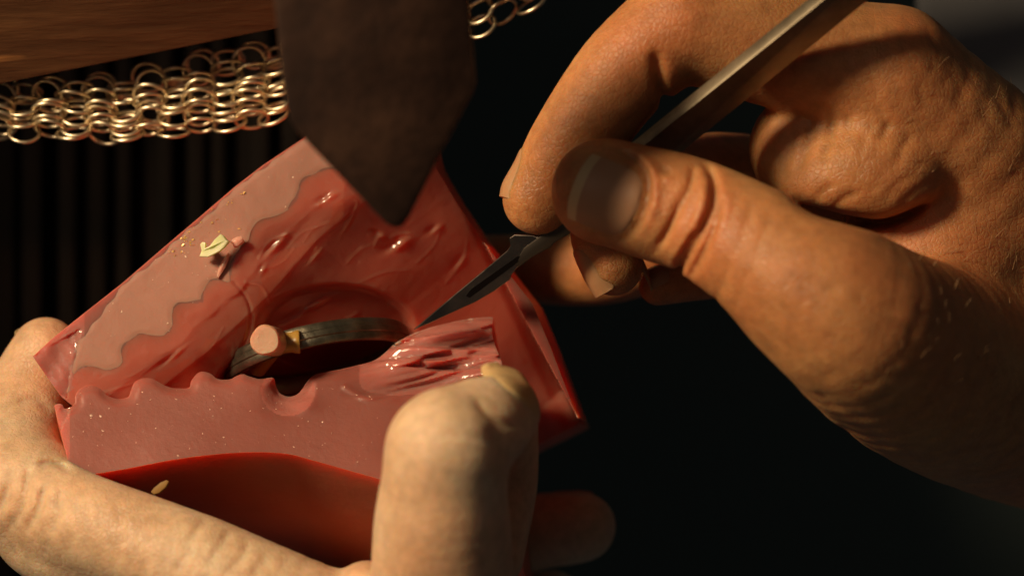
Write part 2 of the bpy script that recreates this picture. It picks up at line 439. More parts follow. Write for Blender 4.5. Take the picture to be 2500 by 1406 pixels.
def unit(v): v = np.asarray(v, float); return v / np.linalg.norm(v)
SURF = {}
def nail(parent, c, axis, normal, length, width, curve, m=NAIL, edge=True, lift=.2, tipround=.35):
    """curved nail plate; c centre mm, axis towards the free edge, normal outward; sizes mm"""
    a = unit(axis); n = np.asarray(normal, float); n = unit(n - a * (n @ a)); s_ = np.cross(n, a)
    NU, NV = 20, 16; V = []; mi = []
    for i in range(NU + 1):
        u = i / NU
        ww = (1 - (1 - min(u / .38, 1)) ** 2.2) ** .5 if u < .38 else 1.0
        for j in range(NV + 1):
            v = (j / NV) * 2 - 1
            ub = u * length + (tipround * width * .18) * (1 - v * v) * u
            th = v * ww * (width / 2) / curve
            V.append(np.asarray(c) + a * (ub - length / 2) + s_ * (curve * math.sin(th)))
    V = np.array(V); N = len(V); nv = NV + 1
    bvh = SURF.get(parent.name)
    if bvh is not None:
        lev = []
        for q in range(N):
            o_ = Vector(V[q] + n * 7); h_ = bvh.ray_cast(o_, Vector(-n), 14)
            lev.append(None if h_[0] is None else 7 - h_[3])
        prev = 0.
        for q in range(N):
            i, j = divmod(q, nv); u, v = i / NU, (j / NV) * 2 - 1
            rise = lift + .42 * math.sin(min(u, .9) * math.pi * .55) * (1 - v ** 4) - .55 * abs(v) ** 4 - .45 * (1 - min(u / .07, 1))
            dz = lev[q] if lev[q] is not None else None
            if u > .72 or dz is None:
                k0 = lev[int(.72 * NU) * nv + j]; k0 = 0. if k0 is None else k0
                dz = k0 - .25 * (u - .72) * length * .35 if dz is None else max(dz, k0 - (u - .72) * length * .30)
            V[q] = V[q] + n * (dz + rise)
    V = np.concatenate([V, V - n * .55])
    F = []
    for i in range(NU):
        for j in range(NV):
            q = [i * nv + j, (i + 1) * nv + j, (i + 1) * nv + j + 1, i * nv + j + 1]
            F.append(q); mi.append(1 if edge and i >= NU - 3 else 0); F.append([x + N for x in q[::-1]]); mi.append(mi[-1])
    rim = [j for j in range(nv)] + [i * nv + NV for i in range(1, NU + 1)] + [NU * nv + j for j in range(NV - 1, -1, -1)] + [i * nv for i in range(NU - 1, 0, -1)]
    for x, y in zip(rim, rim[1:] + rim[:1]): F.append([x, y, y + N, x + N]); mi.append(1 if edge and x // nv >= NU - 1 else 0)
    o = mesh_obj('nail', V, np.array(F), m, parent, True, 50, [m, NAIL_EDGE], mi)
    import bmesh
    b = bmesh.new(); b.from_mesh(o.data); bmesh.ops.recalc_face_normals(b, faces=b.faces); b.to_mesh(o.data); b.free()
    return o

def nail_on(parent, c, r, axis, normal, L, Wd, curve, **kw):
    a = unit(axis); n = np.asarray(normal, float); n = unit(n - a * (n @ a))
    return nail(parent, P(*c) + n * r * PX * (DIST - c[2]) / DIST * .985, a, n, L, Wd, curve, **kw)

# ================================================================== SETTING
def box_faces(n=0): return [[0, 1, 2, 3], [7, 6, 5, 4], [0, 4, 5, 1], [1, 5, 6, 2], [2, 6, 7, 3], [3, 7, 4, 0]]
# dark cabinet of upright slats below the bench top
def slab_box(name, x0, x1, y0, y1, z0, z1, m):
    return mesh_obj(name, np.concatenate([P([x0, x1, x1, x0], [y1, y1, y0, y0], z0), P([x0, x1, x1, x0], [y1, y1, y0, y0], z1)]), box_faces(), m, smooth=False)
tag(slab_box('back_wall', -900, 3400, -700, 2100, -380, -392, WALL), kind='structure')
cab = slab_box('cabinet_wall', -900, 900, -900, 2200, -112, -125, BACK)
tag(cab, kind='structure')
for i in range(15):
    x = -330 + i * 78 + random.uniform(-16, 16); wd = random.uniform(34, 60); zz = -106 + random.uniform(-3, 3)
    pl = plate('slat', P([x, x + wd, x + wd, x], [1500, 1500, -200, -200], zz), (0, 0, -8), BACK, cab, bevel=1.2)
# dark garment of the worker, out of focus behind the wrist
gx, gy = np.meshgrid(np.linspace(2240, 3700, 40), np.linspace(-700, 640, 50))
gz = -88 + 10 * np.sin(gx / 190 + gy / 420) + 5 * np.sin(gy / 150 - gx / 330)
gv = P(gx.ravel(), gy.ravel(), gz.ravel()); gi = np.arange(40 * 50).reshape(50, 40)
gf = np.stack([gi[:-1, :-1].ravel(), gi[1:, :-1].ravel(), gi[1:, 1:].ravel(), gi[:-1, 1:].ravel()], 1)
nn = len(gv); rim = np.concatenate([gi[0, :], gi[1:, -1], gi[-1, -2::-1], gi[-2:0:-1, 0]])
gfa = np.concatenate([gf, gf[:, ::-1] + nn, np.stack([rim, np.roll(rim, -1), np.roll(rim, -1) + nn, rim + nn], 1)])
gar = mesh_obj('garment', np.concatenate([gv, gv + np.array([0, 0, -3.])]), gfa, DARKCLOTH)
tag(gar, 'dark grey cloth garment blurred behind the wrist at the upper right', 'clothing')

# ------------------------------------------------------------------ bench board
bo = np.array([(-260, 258), (700, 66), (1500, -94), (1500, -700), (-260, -700)])
zz = np.array([-12, -12, -12, 30, 30])
brd = plate('bench_board', P(bo[:, 0], bo[:, 1], zz), np.array([0, 5, -24.]), WOOD, None, bevel=.8)
tag(brd, 'brown wooden bench board with long grain above the chain mesh', 'board')

# ------------------------------------------------------------------ bench pin
def pin_z(px, py): return 55 + (560 - np.asarray(py, float)) * PX * .17 - (np.asarray(px, float) - 970) * PX * .22
po = np.array([(664, -120), (668, 0), (690, 200), (700, 270), (714, 312), (760, 362), (850, 455), (935, 543), (955, 557), (972, 561), (988, 552), (1002, 530), (1085, 365), (1163, 216), (1162, 190), (1146, 0), (1140, -120)], float)
pin = plate('bench_pin', P(po[:, 0], po[:, 1], pin_z(po[:, 0], po[:, 1])), unit((-.10, .30, -.95)) * 11, PINM, None, bevel=1.1)
tag(pin, 'dark worn wooden bench pin with a pointed tip over the pink mould', 'bench pin')

# ------------------------------------------------------------------ chain mesh
chain = empty('chain_mesh', P(340, 280, -22))
tag(chain, 'warm tinted steel chain mesh of small round links hanging below the bench board', 'chain')
def torus_mesh(R, r, nu=28, nv=8):
    V = []; F = []
    for i in range(nu):
        a = 2 * math.pi * i / nu
        for j in range(nv):
            b = 2 * math.pi * j / nv; V.append(((R + r * math.cos(b)) * math.cos(a) * S, (R + r * math.cos(b)) * math.sin(a) * S, r * math.sin(b) * S))
            F.append([i * nv + j, ((i + 1) % nu) * nv + j, ((i + 1) % nu) * nv + (j + 1) % nv, i * nv + (j + 1) % nv])
    me = bpy.data.meshes.new('link'); me.from_pydata(V, [], F); me.materials.append(LINKM)
    me.polygons.foreach_set('use_smooth', np.full(len(F), True)); me.update(); return me
LINK = torus_mesh(3.05, .37)
MW = Matrix(M3.tolist())
xs_, bot_, top_ = [-80, 0, 270, 530, 690, 900, 1180, 1300, 1400], [338, 342, 350, 330, 300, 215, 78, 20, -40], [215, 215, 200, 140, 112, 10, -130, -190, -250]
ncol = 24
for c in range(ncol):
    x = -62 + c * 61.5
    yb, yt = np.interp(x, xs_, bot_) - 18, np.interp(x, xs_, top_) + 14
    slope = math.atan2(-(np.interp(x + 30, xs_, bot_) - np.interp(x - 30, xs_, bot_)), 60)
    nrow = 6 if x < 200 else 7 if x < 450 else 8
    if x > 800: nrow = 6
    for r in range(nrow):
        t = r / (nrow - 1) if nrow > 1 else 0
        odd = c % 2
        y = yb - (yb - yt) * (r / (nrow - 1)) ** .96 - (7 if odd else 0)
        zc = -20 - 1.5 * max(0, r - 3) ** 1.4 + random.uniform(-.9, .9)
        tilt = 62 if odd else -58
        if r >= nrow - 2: tilt = (28 if odd else 72)
        tilt += random.uniform(-14, 14)
        o = bpy.data.objects.new('link', LINK); COL.objects.link(o); o.parent = chain
        R = MW @ (Matrix.Rotation(slope, 3, 'Z') @ Matrix.Rotation(math.radians(random.uniform(-16, 16)), 3, 'Y') @ Matrix.Rotation(math.radians(tilt), 3, 'X'))
        o.rotation_euler = R.to_euler()
        o.location = Vector(W(P(x + random.uniform(-8, 8), y + random.uniform(-6, 6), zc))) - chain.location
        s_ = random.uniform(.95, 1.08); o.scale = (s_, s_, s_)
# ================================================================== RUBBER MOULD
mould = empty('rubber_mould', P(700, 800, -10))
tag(mould, 'pink translucent rubber mould cut open around the ring and held in the hand', 'mould')
scal = np.array([(160, 961), (177, 950), (177, 929), (188, 908), (218, 894), (239, 897), (261, 903), (286, 897), (299, 882), (297, 861), (312, 835), (337, 818), (359, 817), (393, 820), (414, 810), (421, 793), (421, 763), (436, 744), (457, 740), (491, 739), (497, 733), (499, 707), (512, 688), (534, 684), (560, 688), (566, 660), (575, 625), (596, 598), (607, 586), (614, 562), (634, 538), (672, 528), (701, 514), (725, 490), (732, 466), (739, 446), (763, 427), (806, 413), (870, 395), (950, 330), (1000, 260)], float)
scal_s = catmull(scal, 5)
def smooth(a, b, x): t = np.clip((x - a) / (b - a), 0, 1); return t * t * (3 - 2 * t)
def gauss_line(px, py, pts, wd):
    d, _ = seg_dist(np.stack([px, py], 1), catmull(pts, 5), closed=False); return np.exp(-(d / wd) ** 2)
flap_out = np.array([(80, 870), (130, 824), (300, 690), (400, 604), (505, 515), (575, 455), (640, 405), (740, 338), (860, 250), (985, 165), (1022, 260), (1064, 410), (1112, 492), (1180, 592), (1242, 668), (1300, 742), (1345, 850), (1385, 955), (1415, 1035), (1360, 1062), (1310, 1086), (1250, 1120), (900, 1080), (500, 1040), (200, 1010), (150, 968), (118, 925)], float)
# front face of the upper half: plane, then it falls away behind the wavy cut edge into the hollow
def plane_up(px, py): return 2 - .0035 * (px - 80) + .004 * (py - 870)
fall_line = catmull([(60, 1080), (180, 975), (300, 880), (450, 760), (580, 640), (700, 505), (850, 385), (1000, 250), (1060, 180)], 6)
hollow_edge = np.concatenate([scal_s, [(1090, 330), (1180, 592), (1420, 1040), (1300, 1150), (150, 1150)]])
def ring_pit(px, py):
    a = math.radians(-13.4); dx, dy = px - 775, py - 888
    u = dx * math.cos(a) + dy * math.sin(a); v = -dx * math.sin(a) + dy * math.cos(a)
    return np.sqrt((u / 262) ** 2 + (v / 92) ** 2)
streaks = [([(778, 505), (790, 482), (812, 470)], 5, .5), ([(742, 590), (765, 560), (800, 545)], 4, .35), ([(806, 575), (850, 540), (872, 500), (868, 490)], 4, .5), ([(632, 630), (660, 590), (700, 572)], 9, .9), ([(745, 640), (765, 620), (775, 605)], 4, .5), ([(940, 600), (965, 575), (1000, 570)], 12, .7), ([(900, 575), (925, 570), (915, 600)], 6, .5), ([(705, 728), (760, 706), (830, 698), (900, 710), (950, 740)], 6, -.8), ([(680, 790), (740, 755), (800, 728)], 5, .9), ([(845, 780), (872, 765)], 5, .7), ([(540, 905), (590, 850), (612, 790), (605, 735), (570, 690)], 8, -1.0), ([(345, 915), (390, 880), (440, 850)], 4, .4), ([(250, 960), (330, 935), (380, 925)], 4, .4), ([(600, 690), (640, 700), (660, 740)], 14, .6), ([(700, 610), (735, 570), (775, 555)], 4, .4), ([(850, 640), (880, 610), (905, 600)], 4, .4), ([(1020, 640), (1060, 600), (1075, 560)], 5, .4), ([(300, 925), (345, 905), (400, 868)], 3.5, .35), ([(470, 895), (515, 850), (545, 800)], 4, .35), ([(640, 660), (690, 640), (720, 605)], 4, .35), ([(880, 690), (940, 665), (1000, 660)], 4, .35), ([(1090, 690), (1130, 640), (1140, 590)], 5, .4)]
def z_flap(px, py):
    pts = np.stack([px, py], 1)
    d, _ = seg_dist(pts, scal_s, closed=False); ins = inside(pts, hollow_edge)
    dn = np.where(ins, d, 0); d, _ = seg_dist(pts, fall_line, closed=False)
    d = np.where((px - 60) * .66 + (py - 1080) * .75 > 0, d, 0) * smooth(0, 45, dn)
    z = plane_up(px, py) - .085
    z = z - .010 * np.clip(d, 0, 60) - .030 * np.clip(d - 45, 0, 70) - .058 * np.clip(d - 110, 0, 260) - .048 * np.clip(d - 370, 0, 400) + .4 * np.sin(px / 71 + py / 53) * smooth(30, 120, d)
    # shallow dish where the ring shank was cast, and the pit round the ring
    e = ring_pit(px, py); z = z - 26 * smooth(1.0, .6, e)
    b = np.sqrt(((px - 820) / 190) ** 2 + ((py - 800) / 105) ** 2); z = z - 2.2 * smooth(1.06, .86, b)
    z = z + 1.2 * np.exp(-(((px - 490) / 100) ** 2 + ((py - 860) / 60) ** 2))
    z = z + 1.2 * np.exp(-(((px - 830) / 50) ** 2 + ((py - 490) / 40) ** 2)) - 1.5 * np.exp(-(((px - 700) / 60) ** 2 + ((py - 600) / 45) ** 2))
    for q, wd, amp in streaks: z = z + amp * .30 * gauss_line(px, py, q, min(wd, 6) * .6)
    z = np.minimum(z, plane_up(px, py) - .085)
    for cx, cy, ra, rb, an in [(668, 600, 34, 9, -40), (968, 597, 30, 12, -25), (797, 483, 20, 7, -25), (766, 625, 22, 6, -45), (850, 540, 30, 6, -60), (925, 572, 14, 7, 20), (560, 905, 26, 6, -50), (742, 757, 50, 6, -27), (1060, 560, 18, 7, -30), (640, 655, 14, 7, -60), (420, 870, 30, 5, -38), (1120, 640, 20, 7, -50)]:
        c_, s2 = math.cos(math.radians(an)), math.sin(math.radians(an)); uu = (px - cx) * c_ + (py - cy) * s2; vv = -(px - cx) * s2 + (py - cy) * c_
        wq = np.exp(-(uu / ra) ** 2 - (vv / rb) ** 2); z = z + wq * (.075 * (px - cx) + .056 * (py - cy))
    # outer end of the block turns away on the right
    r = (px - 1180) * .905 - (py - 592) * .42 + 22
    z = z - .03 * np.clip(r, 0, 400) * smooth(-5, 25, r)
    # torn left end
    t = inside(pts, np.array([(60, 880), (200, 800), (186, 850), (172, 900), (165, 970), (120, 960)]))
    z = z + np.where(t, -.25 + .22 * np.sin(px / 13 + py / 23) + .12 * np.sin(px / 9 - py / 14), 0)
    return z
def flap_mat(px, py):
    pts = np.stack([px, py], 1); ins = inside(pts, hollow_edge); d, _ = seg_dist(pts, scal_s, closed=False)
    d = d + 9 * np.sin(px / 33) + 7 * np.sin(py / 27 + px / 90)
    return np.where(~ins, np.where(px < 205, 3, 2), np.where(d < 85, 1, 0))
flap = slab('upper_half', flap_out, z_flap, 3, (24, 10, -24, plane_up), RUB, mould, 40, [RUB, RUB_MID, RUB_LIP, RUB_TORN, RUB_SIDE], flap_mat)
# frosted parting face left by the knife along the upper edge
pf = np.concatenate([scal_s, [(985, 172), (860, 254), (740, 342), (640, 409), (575, 459), (508, 518), (450, 566), (401, 609), (359, 643), (316, 677), (269, 729), (231, 776), (192, 831), (175, 882), (172, 930)]])
def z_pf(px, py):
    d, _ = seg_dist(np.stack([px, py], 1), pf, closed=True)
    return plane_up(px, py) - .10 * smooth(14, 0, d) + .04 * np.sin(px / 37 + 1) * np.sin(py / 45) + .02 * np.sin(px / 11 - py / 14)
slab('parting_face', pf, z_pf, 4, (0, 0, -2.6), RUB_MATTE, mould, 40)
# ring-side lugs bitten out near the green chip
# lower half
lip_top = catmull([(132, 988), (150, 986), (159, 998), (183, 986), (184, 966), (197, 948), (222, 941), (244, 948), (258, 962), (276, 971), (294, 974), (314, 968), (320, 952), (330, 932), (352, 923), (374, 925), (395, 937), (417, 946), (438, 948), (462, 946), (467, 930), (482, 912), (496, 907), (514, 912), (532, 925), (561, 926), (575, 919), (593, 913), (611, 919), (636, 925), (667, 922), (672, 937), (683, 959), (705, 968), (726, 962), (739, 948), (748, 934), (766, 916), (802, 907), (842, 899), (910, 881), (939, 862), (961, 841), (982, 828), (1008, 815), (1055, 798), (1119, 783), (1183, 774), (1204, 774)], 4)
lip_out = np.concatenate([lip_top, [(1200, 811), (1208, 841), (1225, 883), (1231, 925), (1242, 1000), (1250, 1130), (1252, 1252)], catmull([(1050, 1205), (920, 1167), (860, 1150), (760, 1122), (700, 1107), (620, 1103), (530, 1108), (420, 1122), (300, 1145), (190, 1162)], 4), [(180, 1155), (168, 1135), (150, 1060)]])
def tear(px, py):
    """crumpled torn rubber at the right of the lip"""
    a = math.radians(-9); u = px * math.cos(a) + py * math.sin(a); v = -px * math.sin(a) + py * math.cos(a)
    w_ = smooth(820, 980, px) * smooth(985, 925, py + (px - 1000) * .05)
    num = np.zeros(px.shape); den = np.full(px.shape, 1e-12)
    rq = np.random.default_rng(17)
    for k in range(55):
        cu, cv = rq.uniform(780, 1260), rq.uniform(900, 1130); gu, gv = .024 + rq.normal() * .010, -.020 + rq.normal() * .022; off = rq.normal() * .3
        wt = np.exp(-np.sqrt(((u - cu) / 8) ** 2 + (v - cv) ** 2) / 1.2)
        num += wt * (off + gu * (u - cu) + gv * (v - cv)); den += wt
    f = num / den
    f = f + .25 * np.abs(np.sin(v / 19 + .8 * np.sin(u / 70))) + .4 * np.sin(u / 90 + v / 33)
    return w_ * f * .9
def z_lip(px, py):
    base = 3.5 + (py - 930) * .040
    z = base - .004 * (px - 200) + .9 * np.sin((px - 150) / 380)
    bowl = np.sqrt(((px - 703) / 58) ** 2 + ((py - 950) / 52) ** 2); z = z - 2.2 * smooth(1.25, .35, bowl)
    wn = np.exp(-((px - 712) / 46) ** 2 - ((py - 988) / 20) ** 2); z = z + wn * (.030 * (px - 712) - .016 * (py - 988))
    d, _ = seg_dist(np.stack([px, py], 1), lip_top, closed=False)
    z = z - 1.1 * np.exp(-(d / 10) ** 2)
    z = z - .02 * np.clip(930 - py, 0, 400) + tear(px, py)
    z = z + .25 * np.sin(px / 60 + py / 90) + .35 * gauss_line(px, py, [(842, 945), (900, 975), (960, 972)], 7) + .3 * gauss_line(px, py, [(960, 890), (1060, 880), (1140, 870)], 5)
    t = (px < 178 + 0 * py) & (py < 1075) & (px - 135 < (1075 - py) * .5); z = z + np.where(t, -.8 + .5 * np.sin(py / 9), 0)
    return z
low = slab('lower_half', lip_out, z_lip, 3.5, (60, 330, -57, lambda px, py: 3.5 + (py - 930) * .012), RUB_LIP, mould, 40, [RUB_LIP, RUB_TORN, RUB_SIDE],
     lambda px, py: np.where((smooth(820, 980, px) * smooth(985, 925, py + (px - 1000) * .05) > .3) | (np.sqrt(((px - 703) / 66) ** 2 + ((py - 955) / 60) ** 2) < 1) | (px < 172), 1, 0))

# ================================================================== RING MODEL WITH SPRUE
ringc = P(772, 876, -17); ring = empty('ring_model', ringc)
tag(ring, 'grey metal ring model lying in the open mould with its pink sprue', 'ring')
a = math.radians(13.4); v1 = np.array([math.cos(a), math.sin(a), 0]); e_ = math.radians(15)
v2 = np.array([-math.sin(a) * math.sin(e_), math.cos(a) * math.sin(e_), math.cos(e_)]); v3 = np.cross(v1, v2)  # v3 points down/away
prof = [(18.2, -2.1), (18.6, -1.5), (18.55, -.75), (18.8, -.55), (18.8, .45), (18.55, .65), (18.6, 1.5), (18.2, 2.1), (17.2, 2.1), (16.9, 1.6), (16.9, -1.6), (17.2, -2.1)]
V = []; F = []; nu = 96; nv = len(prof)
for i in range(nu):
    f = 2 * math.pi * i / nu; rd = math.cos(f) * v1 + math.sin(f) * v2
    for R, hh in prof: V.append(ringc + rd * R - v3 * hh)
    for j in range(nv): F.append([i * nv + j, i * nv + (j + 1) % nv, ((i + 1) % nu) * nv + (j + 1) % nv, ((i + 1) % nu) * nv + j])
bnd_ = mesh_obj('band', np.array(V), np.array(F), BAND, ring, True, 40)
def lathe(name, a_, b_, prof_, m, parent, nu=32, wob=0.):
    """prof: (t along a->b, radius mm)"""
    a_, b_ = np.asarray(a_, float), np.asarray(b_, float); ax = unit(b_ - a_); s1_ = unit(np.cross(ax, (0.3, 1, .2))); s2_ = np.cross(ax, s1_)
    V = []; F = []
    for t, r in prof_:
        for i in range(nu):
            q = 2 * math.pi * i / nu; rr = r * (1 + wob * math.sin(3 * q + 1) + wob * .6 * math.sin(5 * q + t * 4)); V.append(a_ + (b_ - a_) * t + (s1_ * math.cos(q) + s2_ * math.sin(q)) * rr)
    for k in range(len(prof_) - 1):
        for i in range(nu): F.append([k * nu + i, k * nu + (i + 1) % nu, (k + 1) * nu + (i + 1) % nu, (k + 1) * nu + i])
    F.append([i for i in range(nu)][::-1]); F.append([(len(prof_) - 1) * nu + i for i in range(nu)])
    o = mesh_obj(name, np.array(V), F, m, parent, True)
    import bmesh
    b = bmesh.new(); b.from_mesh(o.data); bmesh.ops.recalc_face_normals(b, faces=b.faces); b.to_mesh(o.data); b.free()
    o.data.set_sharp_from_angle(angle=math.radians(45)); return o
lathe('sprue_plug', P(646, 830, 9), P(684, 838, -4), [(0, 2.5), (.02, 2.72), (.06, 2.82), (.4, 2.75), (.7, 2.6), (1, 2.1)], PLUG, ring, wob=.025)
lathe('collar', P(680, 838, 1.2), P(732, 835, 1.0), [(0, 2.1), (.3, 1.9), (.6, 1.85), (.8, 2.1), (.93, 2.2), (1, 2.1)], AMBER, ring, wob=.02)
lathe('sprue_stem', P(668, 842, -4), P(628, 900, -10), [(0, 2.0), (.5, 1.9), (1, 1.7)], AMBER, ring, wob=.02)

# ================================================================== SCALPEL
scalpel = empty('scalpel', P(1330, 580, 8))
tag(scalpel, 'steel scalpel with flat handle whose blade tip cuts into the pink mould', 'scalpel')
def sz(px, py):
    t = ((px - 1010) * .788 - (py - 805) * .615) / 1307.0   # 0 at the tip, 1 at the top of the frame
    return -1 + 33 * t
def sP(pts): q = np.array(pts, float); return P(q[:, 0], q[:, 1], sz(q[:, 0], q[:, 1]))
bl = [(1008, 806), (1100, 727), (1180, 661), (1238, 612), (1246, 600), (1243, 582), (1256, 573), (1300, 575), (1330, 585), (1300, 625), (1262, 655), (1248, 672), (1244, 684), (1205, 712), (1160, 738), (1105, 763), (1050, 789)]
blade = plate('blade', sP(bl), (.16, .22, -.42), STEEL, scalpel, bevel=.14, sharp=12)
sl_ = [(1138, 722), (1150, 706), (1262, 627), (1274, 624), (1270, 636), (1160, 717), (1146, 727)]
plate('slot', sP(sl_) + np.array([0, 0, .12]), (0, 0, -.2), SLOT, blade, bevel=0)
plate('tang', sP([(1262, 634), (1278, 606), (1330, 568), (1420, 500), (1470, 520), (1388, 572), (1352, 594), (1344, 604), (1300, 628), (1268, 652), (1258, 650)]) + np.array([0, 0, .12]), (.5, .6, -2.6), TANG, scalpel, bevel=.25, sharp=20)
# handle: flat bar, thin lit upper edge, broad face turned down towards the viewer
hq = np.array([(1425, 505), (1560, 366), (2195, -148), (2360, -282), (2450, -282), (2330, -168), (1690, 335), (1480, 528)], float)
hz = np.array([sz(x, y) for x, y in hq]) + np.array([0, 1., 1.5, 1.5, -6, -6, -5.5, -2])
plate('handle', P(hq[:, 0], hq[:, 1], hz), np.array([-1.15, 1.5, -2.0]), HANDLE, scalpel, bevel=.35, sharp=20)

# ================================================================== HAND HOLDING THE SCALPEL
def hand_right():
    f = Field(P(1120, 1420, -60) - np.array([0, 8, 0]), P(2640, -180, -60) + np.array([0, 6, 116]), .5)
    # palm, back of hand and wrist
    f.stroke([(2170, 185, 6, 165), (2350, 375, -3, 205), (2560, 620, -20, 260), (2800, 850, -30, 280)], 5, 5)
    f.stroke([(2090, 300, -14, 150), (2350, 560, -16, 230), (2600, 850, -18, 260)], 6, 5)
    f.stroke([(1990, 708, 31, 192), (2080, 778, 30, 212), (2200, 858, 17, 238), (2330, 915, 0, 256), (2480, 960, -16, 266), (2800, 1030, -24, 290)], 6, 5)
    f.blob(2290, 600, -7, 230, 230, 17, 6)
    # thumb
    f.stroke([(1990, 705, 31.5, 190), (1925, 662, 31, 176), (1820, 596, 29, 152), (1700, 530, 25.5, 141), (1590, 497, 23, 137), (1492, 474, 21, 124)], 3, 6)
    f.blob(1478, 466, 22, 133, 126, 8.6, 2.5, 0)
    # web of skin between thumb and index
    f.blob(2150, 430, 8, 165, 125, 10, 4, 15)
    f.stroke([(2125, 320, 9, 72), (2085, 390, 11, 70), (2020, 440, 11, 66), (1975, 470, 9, 58)], 8, 5)
    f.blob(1985, 365, 0, 155, 150, 11, 9)
    # index finger
    f.stroke([(2170, 185, 6, 165), (1930, 125, 8, 148), (1670, 62, 12, 136)], 4, 6)
    f.stroke([(1665, 55, 12, 134), (1520, 185, 12, 120), (1400, 352, 10, 110), (1350, 440, 8.5, 100), (1316, 484, 8, 90)], 1.6, 6)
    # middle finger reaching behind the mould
    f.stroke([(2060, 420, -16, 135), (1760, 520, -24, 118), (1500, 640, -38, 99), (1300, 655, -48, 86), (1120, 650, -50, 76)], 2.5, 6)
    # ring finger, tip pointing down
    f.stroke([(2080, 520, -24, 130), (1750, 420, -18, 98), (1530, 470, -8, 88), (1476, 560, -3, 83), (1497, 648, -2, 74)], 2.0, 6)
    # little finger
    f.stroke([(2150, 650, -26, 120), (1900, 640, -20, 85), (1720, 670, -14, 62), (1606, 697, -11, 48)], 2.0, 6)
    # --- folds
    f.crease([(1925, 478), (1990, 515), (2060, 534), (2150, 546), (2220, 524), (2270, 490)], 13, 3.6, -5)
    f.crease([(1600, 118), (1606, 170), (1614, 225), (1640, 285)], 15, 1.6, -5)
    # thumb joint wrinkles
    f.crease([(1712, 395), (1742, 440), (1738, 510), (1700, 590), (1662, 655), (1640, 680)], 9, 1.5, 5)
    f.crease([(1700, 560), (1668, 610), (1650, 650)], 8, 1.2, 5)
    f.crease([(1688, 400), (1690, 440), (1660, 510), (1625, 575), (1590, 625)], 9, 1.0, 5)
    f.crease([(1760, 470), (1748, 540), (1715, 620), (1680, 680)], 10, 1.3, 5)
    f.crease([(1660, 480), (1640, 540), (1605, 600)], 7, .6, 5)
    f.crease([(1722, 430), (1710, 510), (1672, 590), (1640, 640)], 11, -.8, 5)
    for k, (x, y) in enumerate([(1800, 470), (1838, 500), (1880, 520), (1780, 640), (1830, 650)]): f.crease([(x, y), (x - 14, y + 50), (x - 40, y + 110)], 8, .28, 5)
    # fan of wrinkles on the web
    for x0, y0, x1, y1, dp in [(2135, 300, 2095, 400, .3), (2160, 360, 2080, 450, .2), (2210, 380, 2120, 480, .2), (2260, 400, 2150, 500, .25), (2300, 430, 2190, 510, .28), (2340, 470, 2230, 530, .25), (2040, 450, 1980, 505, .5), (2105, 465, 2030, 515, .5), (2180, 300, 2150, 350, .4), (2230, 330, 2190, 400, .4)]:
        f.crease([(x0, y0), ((x0 + x1) / 2 - 6, (y0 + y1) / 2 - 6), (x1, y1)], 8, dp, -2)
    for x0, y0, x1, y1, dp in [(1975, 270, 1950, 420, .5), (2030, 260, 2005, 400, .5), (1925, 300, 1905, 430, .3), (2070, 270, 2050, 370, .3)]:
        f.crease([(x0, y0), ((x0 + x1) / 2 + 12, (y0 + y1) / 2), (x1, y1)], 10, dp, -4)
    # back of hand: fine tendon lines and skin folds
    rr = np.random.default_rng(3)
    for i in range(46):
        x = rr.uniform(2060, 2480); y = rr.uniform(40, 330); L = rr.uniform(30, 80); an = rr.uniform(.7, 1.25)
        f.crease([(x, y), (x + L * .5 * math.cos(an) + rr.uniform(-5, 5), y + L * .5 * math.sin(an)), (x + L * math.cos(an), y + L * math.sin(an))], 6, rr.uniform(.1, .3), 0)
    for i in range(60):
        x = rr.uniform(1780, 2350); y = 600 + (x - 1780) * .35 + rr.uniform(-60, 230); L = rr.uniform(30, 90); an = rr.uniform(.1, .9)
        f.crease([(x, y), (x + L * .5 * math.cos(an) + rr.uniform(-5, 5), y + L * .5 * math.sin(an)), (x + L * math.cos(an), y + L * math.sin(an))], 6, rr.uniform(.06, .2), 0)
    # wrist folds
    for k in range(6): f.crease([(1960 + k * 16, 905 + k * 26), (2010 + k * 20, 945 + k * 24), (2090 + k * 20, 985 + k * 22)], 8, .12 + .14 * ((k * 7) % 3), 0)
    # nail bed hollow and cuticle rim on the thumb
    f.crease([(1486, 366), (1540, 385), (1580, 432), (1578, 492), (1546, 562), (1490, 600)], 8, .9, 15)
    f.crease([(1505, 358), (1565, 378), (1597, 430), (1598, 500), (1566, 575)], 9, -.6, 15)
    f.crease([(1610, 412), (1640, 425)], 8, .6, 20); f.crease([(1615, 432), (1640, 440)], 5, -.5, 20)
    f.noise(14, .07, 5); f.noise(4, .012, 6)
    return f.mesh(3)
V, F = hand_right()
hr = mesh_obj('hand', V, F, SKIN)
tag(hr, 'hand gripping the steel scalpel between thumb and index finger', 'hand')
SURF[hr.name] = BVHTree.FromPolygons([tuple(v) for v in V], [tuple(q) for q in F])
nail(hr, P(1486, 482, 31), (-.90, .38, -.16), (-.12, .02, 1), 11.5, 14.2, 9.5, lift=.3)
nail_on(hr, (1330, 462, 8), 90, (-.50, -.86, 0), (-.88, .46, .04), 9.5, 8.5, 6.4, m=NAIL_SKIN, edge=False)
nail_on(hr, (1494, 640, -2), 74, (.32, -.95, 0), (-.92, -.3, .22), 9.5, 9, 5.3, m=NAIL_SKIN, edge=False)
nail_on(hr, (1612, 694, -11), 48, (-.9, -.4, 0), (-.3, .5, .8), 5, 5.5, 3.6)
